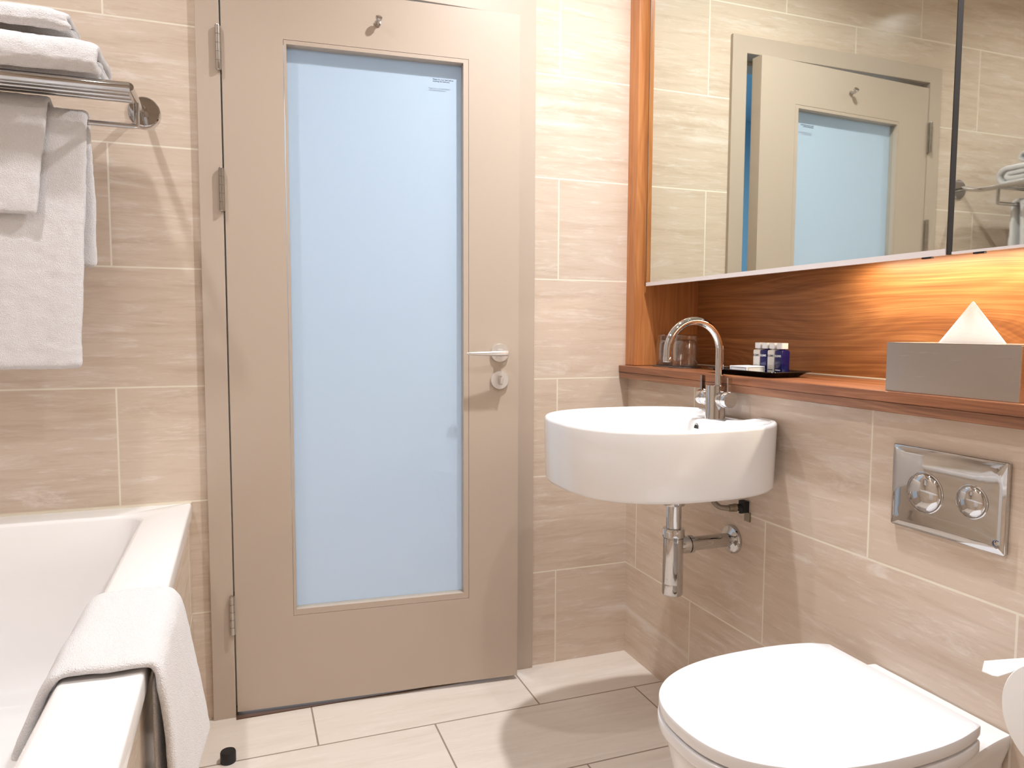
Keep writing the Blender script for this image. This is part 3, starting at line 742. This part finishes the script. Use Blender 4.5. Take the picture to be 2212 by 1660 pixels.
# ------------------------------------------------------------------ bath
bath = thing('bathtub', 'white built-in bath with a tiled side panel, by the door', 'bath')
BXo, BXi, ZB = -1.281, -1.376, 0.591
YB0, YB1 = -0.001, -1.72
def rrect(x0, x1, y0, y1, r, z, k=8):
    cx, cy, hx, hy = (x0+x1)/2, (y0+y1)/2, abs(x1-x0)/2, abs(y1-y0)/2
    return [(cx+a, cy+b, c) for a, b, c in rr2(hx, hy, z, r, k)]
xL = XL+0.001
R = [rrect(xL, BXo-0.004, YB1, YB0, 0.004, ZB-0.034), rrect(xL, BXo, YB1, YB0, 0.004, ZB-0.032), rrect(xL, BXo, YB1, YB0, 0.005, ZB-0.006),
     rrect(xL, BXo-0.002, YB1, YB0, 0.006, ZB-0.0015), rrect(xL, BXo-0.006, YB1, YB0, 0.008, ZB),
     rrect(xL+0.075, BXi, YB1+0.12, -0.082, 0.060, ZB), rrect(xL+0.080, BXi-0.005, YB1+0.125, -0.087, 0.058, ZB-0.0015), rrect(xL+0.084, BXi-0.010, YB1+0.13, -0.092, 0.056, ZB-0.008),
     rrect(xL+0.095, BXi-0.022, YB1+0.16, -0.115, 0.060, ZB-0.12), rrect(xL+0.115, BXi-0.045, YB1+0.20, -0.15, 0.075, ZB-0.30),
     rrect(xL+0.15, BXi-0.075, YB1+0.27, -0.19, 0.085, ZB-0.385), rrect(xL+0.20, BXi-0.13, YB1+0.34, -0.25, 0.07, ZB-0.405), rrect(xL+0.28, BXi-0.22, YB1+0.5, -0.40, 0.03, ZB-0.410)]
obj('tub', loft(B(), R, False, True), M['acrylic'], bath, angle=60)
obj('side_panel', box(B(), BXo-0.045, BXo-0.006, YB1, -0.001, 0.0005, ZB-0.0345), M['tile_right'], bath, smooth=False)
obj('sealant_bead', box(B(), BXo-0.0062, BXo-0.004, YB1, -0.001, ZB-0.037, ZB-0.0345), M['caulk'], bath, smooth=False)
obj('end_panel', box(B(), XL+0.001, BXo-0.006, YB1-0.02, YB1-0.0005, 0.0005, ZB-0.0345), M['tile_back'], bath, smooth=False)
obj('wall_sealant', box(B(), XL+0.002, BXo-0.001, -0.004, -0.0004, ZB-0.001, ZB+0.0025), M['caulk'], bath, smooth=False)

# ------------------------------------------------------------------ towels
def fuzz(o, strength=0.0035, size=0.02):
    tx = bpy.data.textures.get('towel_clouds') or bpy.data.textures.new('towel_clouds', 'CLOUDS')
    tx.noise_scale = size; tx.noise_depth = 3
    m = o.modifiers.new('d', 'DISPLACE'); m.texture = tx; m.strength = strength; m.texture_coords = 'LOCAL'; m.mid_level = 0.5
def ribbon(path, x0, x1, nx, thick, fx=None, sub=2, name='cloth', parent=None):
    """path: list of (y,z) swept along x; fx(u, s, y, z)->(x,y,z) lets edges wander"""
    bm = B(); rows = []
    for i, (y, z) in enumerate(path):
        row = []
        for k in range(nx+1):
            u = k/nx; x = x0+(x1-x0)*u
            p = fx(u, i/(len(path)-1), x, y, z) if fx else (x, y, z)
            row.append(p)
        rows.append(row)
    vr = [[bm.verts.new(p) for p in r] for r in rows]
    for a, b_ in zip(vr[:-1], vr[1:]):
        for k in range(nx): bm.faces.new((a[k], a[k+1], b_[k+1], b_[k]))
    o = obj(name, bm, M['towel'], parent, angle=180)
    m = o.modifiers.new('so', 'SOLIDIFY'); m.thickness = thick; m.offset = 0; m.use_rim = True
    m = o.modifiers.new('ss', 'SUBSURF'); m.levels = sub; m.render_levels = sub
    fuzz(o)
    return o
def arc(cy, cz, r, a0, a1, k=7):
    return [(cy+r*math.cos(math.radians(a0+(a1-a0)*i/k)), cz+r*math.sin(math.radians(a0+(a1-a0)*i/k))) for i in range(k+1)]
def dense(P, step=0.02):
    out = [P[0]]
    for a, b_ in zip(P[:-1], P[1:]):
        d = math.hypot(b_[0]-a[0], b_[1]-a[1]); n_ = max(1, int(d/step))
        for i in range(1, n_+1): out.append((a[0]+(b_[0]-a[0])*i/n_, a[1]+(b_[1]-a[1])*i/n_))
    return out
def folded(z0, yb, yf, lay, x0, x1, name, seed=0, drop=0.012):
    """a towel folded to four layers with the outer fold on both long sides"""
    z1, z2, z3, z4 = [z0+lay*(0.5+i) for i in range(4)]
    P = [(yf+0.060, z3)] + [(yb-0.045, z3)] + arc(yb-0.045, (z2+z3)/2, lay/2, 90, -90)[1:] + [(yf+0.05, z2)]
    P += arc(yf+0.044, (z1+z2)/2, lay/2, 90, 270)[1:] + [(yb-0.03, z1)] + arc(yb-0.035, (z1+z4)/2, (z4-z1)/2, -90, 90, 9)[1:]
    P += [(yf+0.045, z4)] + arc(yf+lay*1.3, z4-lay*1.3, lay*1.3, 90, 180, 6) + [(yf, z2)] + arc(yf+lay*0.9, z1+lay*0.9, lay*0.9, 180, 255, 4)
    P = dense(P)
    def fx(u, s, x, y, z):
        e = 0.008*noise.noise(Vector((s*9+seed, u*2, 3.1)))
        k = (2*u-1)
        sag = -drop*max(0, abs(k)-0.80)/0.20*(z-z0)/(4*lay)
        return (x+e*abs(k)**6*1.5, y+0.004*noise.noise(Vector((x*9, s*12+seed, 0))), z+0.003*noise.noise(Vector((x*8, s*7, seed)))+sag)
    return ribbon(P, x0, x1, 26, lay*0.90, fx, 2, name)
RACKZ = 1.557
t1 = folded(RACKZ+0.0125, -0.105, -0.275, 0.0195, -1.86, -1.418, 'folded_towel', 1)
tag(t1, 'thick white folded towel lying directly on the chrome rack', 'towel', 'folded towels on the rack')
t2 = folded(RACKZ+0.0125+0.083, -0.135, -0.270, 0.0125, -1.84, -1.470, 'folded_towel', 5)
tag(t2, 'thinner white folded towel on top of the larger folded one', 'towel', 'folded towels on the rack')
def hanging(x0, x1, yr, zr, zf, zb, rb, thick, name, tilt, seed, gap=0.0):
    P = [(yr-rb-gap, zf)] + [(yr-rb, zr-0.02)] + arc(yr, zr, rb, 180, 0, 9) + [(yr+rb, zr-0.03), (yr+rb+0.002, zb)]
    P = dense(P, 0.022)
    def fx(u, s, x, y, z):
        d = max(0, zr-z)
        front = y < yr
        wv = 0.004*math.sin(x*55+seed)*min(1, d*3) + 0.003*noise.noise(Vector((x*10, z*5, seed)))
        xx = x - tilt*d*(1.0 if front else 0.2) + 0.0035*noise.noise(Vector((z*14, seed, u*3)))*abs(2*u-1)**4
        if not front: xx += 0.006*min(1, d*6)*(u**4)
        return (xx, y + (-abs(wv) if front else abs(wv)*0.5), z)
    return ribbon(P, x0, x1, 18, thick, fx, 2, name)
RY, RZ = -0.160, 1.500
h1 = hanging(-1.84, -1.457, RY, RZ, 0.952, 1.18, 0.0165, 0.017, 'hanging_towel', 0.055, 2.0)
tag(h1, 'long white bath towel hanging from the rack, behind the short one', 'towel', 'towels hanging from the rack')
h2 = hanging(-1.77, -1.530, RY, RZ+0.001, 1.285, 1.33, 0.0390, 0.0145, 'hanging_towel', 0.12, 4.0)
tag(h2, 'short white hand towel hanging over the long bath towel', 'towel', 'towels hanging from the rack')

# chrome towel rack
rack = thing('towel_rack', 'chrome towel rack on the tiled wall above the bath', 'towel rack', (0, 0, 0))
XA, XB = -1.362, -1.955
for y, r in ((-0.256, 0.0115), (-0.222, 0.0065), (-0.191, 0.0065), (-0.160, 0.0065)):
    obj('rail', lathe(B(), [(0, 0), (r, 0), (r, XA-XB), (0, XA-XB)], (XB, y, RACKZ), (1, 0, 0), 24), M['chrome'], rack)
for x in (XA-0.001, XB+0.001):
    obj('arm', tube(B(), smooth_pts([(x, -0.006, RACKZ+0.018), (x, -0.03, RACKZ+0.017), (x, -0.07, RACKZ+0.006), (x, -0.13, RACKZ+0.001), (x, -0.262, RACKZ)], 4), 0.0085, 18), M['chrome'], rack)
    obj('wall_flange', lathe(B(), [(0, 0.0006), (0.036, 0.0006), (0.0362, 0.004), (0.034, 0.0062), (0.0, 0.0066)], (x, 0, RACKZ+0.018), (0, -1, 0), 48), M['chrome'], rack)
obj('hanging_rail', tube(B(), [(XA, RY, RACKZ-0.004), (XA, RY, RZ+0.0062), (XA-0.0005, RY, RZ), (XA-0.006, RY, RZ), (XB+0.006, RY, RZ), (XB+0.0005, RY, RZ), (XB, RY, RZ+0.0062), (XB, RY, RACKZ-0.004)], 0.0060, 16), M['chrome'], rack)

# bath mat towel over the rim
def mat_path():
    P = [(-1.434, 0.497), (-1.431, 0.505), (-1.428, 0.512), (-1.412, 0.548), (-1.396, 0.584), (-1.384, 0.600), (-1.366, 0.6025), (-1.33, 0.6020), (-1.290, 0.6020), (-1.272, 0.599), (-1.2635, 0.586), (-1.259, 0.55), (-1.256, 0.50), (-1.252, 0.45), (-1.250, 0.395), (-1.248, 0.338)]
    return P
bm = B(); Pm = []
MP = mat_path()
for a, b_ in zip(MP[:-1], MP[1:]):
    Pm += [a, ((a[0]+b_[0])/2, (a[1]+b_[1])/2)]
Pm.append(MP[-1])
rows = []
for i, (x, z) in enumerate(Pm):
    row = []; d = max(0, 0.59-z) if x > -1.3 else 0
    for k in range(17):
        u = k/16; y = -0.700-0.308*u
        far = (1-u)
        xx = x + (0.026*d/0.24*far**1.6 if d > 0 else 0) + 0.003*noise.noise(Vector((y*14, z*9, 2)))
        zz = z + 0.0015*noise.noise(Vector((y*20, x*20, 5)))
        yy = y - 0.02*(1-u)*(1 if x < -1.385 else 0)*0 + 0.006*noise.noise(Vector((i*0.3, 7, u)))
        if i > len(Pm)-6: zz -= 0.02*u*(i-(len(Pm)-6))/5
        zz += 0.0025*math.sin(PI*u)**0.5*(1 if -1.38 < x < -1.28 else 0)
        row.append((xx, yy, zz))
    rows.append(row)
vr = [[bm.verts.new(p) for p in r] for r in rows]
for a, b_ in zip(vr[:-1], vr[1:]):
    for k in range(16): bm.faces.new((a[k], a[k+1], b_[k+1], b_[k]))
mat = obj('bath_mat', bm, M['towel'], None, angle=180)
m = mat.modifiers.new('so', 'SOLIDIFY'); m.thickness = 0.0125; m.offset = 0
m = mat.modifiers.new('ss', 'SUBSURF'); m.levels = 2; m.render_levels = 2
fuzz(mat, 0.002, 0.02)
tag(mat, 'white cotton bath mat folded over the rim of the bath', 'bath mat')
# the longer under-layer of the mat
bm = B(); rows = []
for i in range(13):
    z = 0.575-0.33*i/12; row = []
    for k in range(9):
        u = k/8; y = -0.730-0.262*u
        d = 0.575-z
        row.append((-1.2725+0.006*d/0.3+0.004*math.sin(y*40)*min(1, d*5)+0.028*(1-u)**2*d/0.3, y-0.03*d*0, z))
    rows.append(row)
vr = [[bm.verts.new(p) for p in r] for r in rows]
for a, b_ in zip(vr[:-1], vr[1:]):
    for k in range(8): bm.faces.new((a[k], a[k+1], b_[k+1], b_[k]))
o = obj('under_fold', bm, M['towel'], mat, angle=180)
m = o.modifiers.new('so', 'SOLIDIFY'); m.thickness = 0.008; m.offset = 0
m = o.modifiers.new('ss', 'SUBSURF'); m.levels = 2; m.render_levels = 2

# ------------------------------------------------------------------ ceiling downlights
for i, (x, y, p) in enumerate(DOWN):
    d = thing('downlight', ['round recessed downlight over the bath near the door wall', 'round recessed downlight over the wash basin', 'round recessed downlight over the near end of the bath', 'round recessed downlight near the toilet'][i], 'downlight', (x, y, CEIL), 0, 'ceiling downlights')
    obj('trim_ring', lathe(B(), [(0.030, -0.0006), (0.044, -0.0006), (0.044, -0.003), (0.034, -0.005), (0.030, -0.002)], n=36, cap=False), M['white'], d)
    obj('lamp_lens', lathe(B(), [(0, -0.0006), (0.030, -0.0006), (0.030, -0.002), (0, -0.002)], n=32), M['lens'], d)
    AREA[i].parent = d
